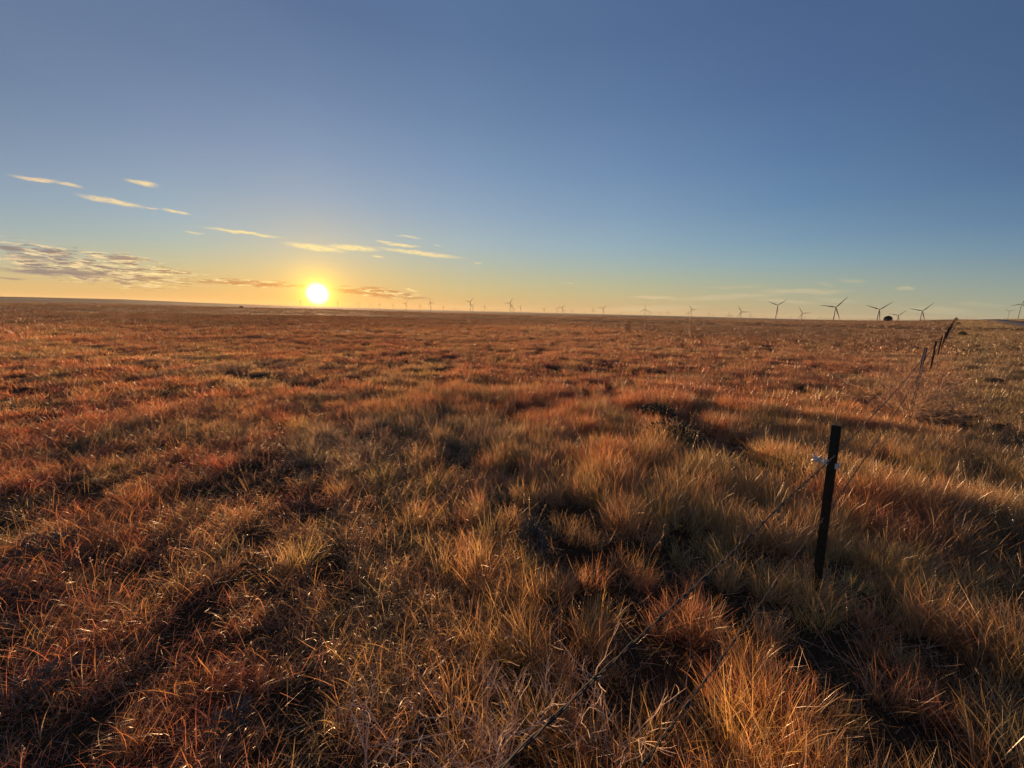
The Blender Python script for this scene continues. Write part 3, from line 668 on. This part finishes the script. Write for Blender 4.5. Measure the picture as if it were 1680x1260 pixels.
# hub x, hub y, blade length in px, first blade angle (image, degrees counterclockwise from right), label hint
TB = [(1216.2, 511.6, 12.4, 0), (1275.5, 500.7, 15.5, 37), (1316.4, 513.8, 12, 4), (1370.7, 504.1, 21.8, 52), (1442, 508, 20.2, 40), (1473.4, 517.7, 13, 45), (1512.6, 510.2, 18.2, 48),
      (1196, 516.5, 6, 90), (1200.5, 518.5, 4, 20), (1231, 517.5, 5, 90), (1256, 521, 3.4, 5), (1297.6, 521, 3, 80), (1320.7, 521.5, 3, 100), (1345, 521.5, 3, 30),
      (1656, 510.7, 6.5, 30), (1676, 498.5, 14, 75),
      (892.8, 507.4, 5.5, 45), (914, 507.4, 5.8, 160), (922.3, 504.8, 8.4, 52), (926.5, 509, 4, 90), (939, 509.5, 5, 40), (900, 512.3, 3, 10), (958.6, 512.8, 3, 70), (973, 508.5, 6, 90), (989.5, 506, 8.6, 50),
      (1020, 513.8, 3.5, 60), (1058, 507.6, 9.5, 90), (1067, 512.8, 4.5, 95), (1083, 514.8, 3.6, 20), (1096, 512.2, 5, 90), (1129, 513.5, 5, 100), (1135, 507.6, 9, 5), (1163, 514, 4.6, 60), (1171, 515.8, 3.6, 100),
      (607, 499.6, 3.6, 20), (612, 501.5, 2.8, 80), (584, 499, 3, 60), (589, 498, 4.6, 90), (554, 496.5, 4.4, 30), (493, 494.5, 4.2, 45), (623, 499.2, 5, 90), (631, 504, 2.6, 10), (644.8, 500.2, 4.4, 90), (666, 498, 6.8, 52),
      (689, 502, 4, 100), (706.6, 496.3, 8, 110), (727.5, 503.4, 4.6, 25), (746, 506, 3.2, 60), (771.4, 495.2, 9.6, 48), (775.6, 501.3, 6.8, 50), (795.2, 502.6, 5.6, 75), (816, 508, 3.2, 30),
      (837, 497.2, 10.6, 62), (840, 503, 7, 75), (843.2, 507, 5, 10), (853.6, 504.2, 6, 60), (873, 511.5, 2.8, 90)]
TB.sort()
WIND = 24.0
turb = []
for k, (hx, hy, bl, a0) in enumerate(TB):
    d = ray(hx, hy); sx = ray(hx, hy) / FPX      # depth along the view axis from blade length in pixels
    depth = FPX * BL / bl; dist = depth * math.hypot(d[0], d[1]) / (d @ FW) * 1.0
    x, y, zh = at_az(hx, hy, dist); zg = hz(x, y) - 1.5
    if k == 0: parts = list(proto)
    else:
        e2 = proto[0].copy(); S.collection.objects.link(e2); parts = [e2]
        for c in proto[1:]:
            c2 = c.copy(); S.collection.objects.link(c2); c2.parent = e2; parts.append(c2)
    e_, tw, nc, hb, b1 = parts
    az = degrees(atan2(x, y)); yaw = WIND + rng.uniform(-5, 5) if az < 60 else az
    if bl < 12: yaw = 0.6 * yaw + 0.4 * az
    e_.location = (x, y, zg); e_.rotation_euler = (0, 0, -radians(yaw)); hgt_ = zh - zg
    tw.location = (0, 0, hgt_ - 1.5); tw.scale = (1, 1, hgt_ - 1.5)
    for o in (nc, hb, b1): o.location = (0, 0, hgt_)
    b1.rotation_euler = (0, radians(90 - a0), 0)
    for q in (1, 2):
        b2 = b1.copy(); S.collection.objects.link(b2); b2.parent = e_; b2.rotation_euler = (0, radians(90 - a0 + 120 * q), 0)
    turb.append((e_, hx, bl, a0)); e_['category'] = 'wind turbine'; e_['group'] = 'wind turbines along the horizon'
ORD = ['first', 'second', 'third', 'fourth', 'fifth', 'sixth', 'seventh', 'eighth', 'ninth', 'tenth', 'eleventh', 'twelfth']
big = {1370.7: 'largest wind turbine on the skyline, well left of the dark barn', 1442: 'large wind turbine just left of the dark barn', 1473.4: 'wind turbine showing only its rotor just right of the dark barn',
       1512.6: 'large wind turbine between the dark barn and the fence line', 1275.5: 'tall wind turbine with its two upper blades spread in a wide V', 1316.4: 'wind turbine between the wide V turbine and the largest one',
       1216.2: 'mid sized wind turbine left of the wide V turbine, one blade pointing right', 1058: 'wind turbine with one blade straight up, standing near the middle right of the skyline',
       1135: 'mid sized wind turbine midway between the straight up blade turbine and wide V turbine', 771.4: 'taller turbine of the overlapping pair right of the sun and clouds', 837: 'tallest turbine of the tight cluster of three near the middle of the skyline',
       706.6: 'wind turbine whose blades touch the end of the low cloud streak', 493: 'tiny wind turbine in the glow left of the sun disc', 554: 'tiny wind turbine in the glow just right of the sun disc',
       1676: 'tall thin wind turbine at the right edge of the photograph above the road', 1656: 'small wind turbine with level blades left of the right edge turbine', 989.5: 'mid sized wind turbine with two raised blades left of the straight up blade turbine',
       922.3: 'tallest of the small turbines grouped between the tight cluster and the two raised blade turbine'}
anch = [(493, 'the turbine left of the sun'), (554, 'the turbine just right of the sun'), (706.6, 'the turbine touching the cloud streak'), (771.4, 'the overlapping pair'), (837, 'the tallest of the tight cluster'), (922.3, 'the tallest of the small group'),
        (989.5, 'the turbine with two raised blades'), (1058, 'the straight up blade turbine'), (1135, 'the midway turbine on the right skyline'), (1216.2, 'the turbine with a blade pointing right'), (1275.5, 'the wide V turbine'), (1316.4, 'the turbine before the largest one')]
cnt = {}
for e_, hx, bl, a0 in turb:
    if hx in big: e_['label'] = big[hx]; continue
    an = max((a for a in anch if a[0] < hx), key=lambda a: a[0]); cnt[an] = cnt.get(an, 0) + 1
    size = 'small' if bl > 5 else 'tiny'
    e_['label'] = '%s wind turbine, %s right of %s' % (size, ORD[cnt[an] - 1], an[1])

# ------------------------------------------------------------------ haze
HAZE = 5e-6
if HAZE:
    mb = MB(); mb.box((0, 0, 60), (60000, 60000, 360)); hm = bpy.data.materials.new('haze'); hm.use_nodes = True; nt = hm.node_tree; nt.nodes.clear()
    pv = nt.nodes.new('ShaderNodeVolumePrincipled'); pv.inputs['Color'].default_value = (0.95, 0.9, 0.85, 1); pv.inputs['Density'].default_value = HAZE; pv.inputs['Anisotropy'].default_value = 0.3
    o = nt.nodes.new('ShaderNodeOutputMaterial'); nt.links.new(pv.outputs[0], o.inputs['Volume'])
    hz_o = mb.build('haze', hm); props(hz_o, 'thin warm evening haze over the whole plain', 'haze', kind='stuff')
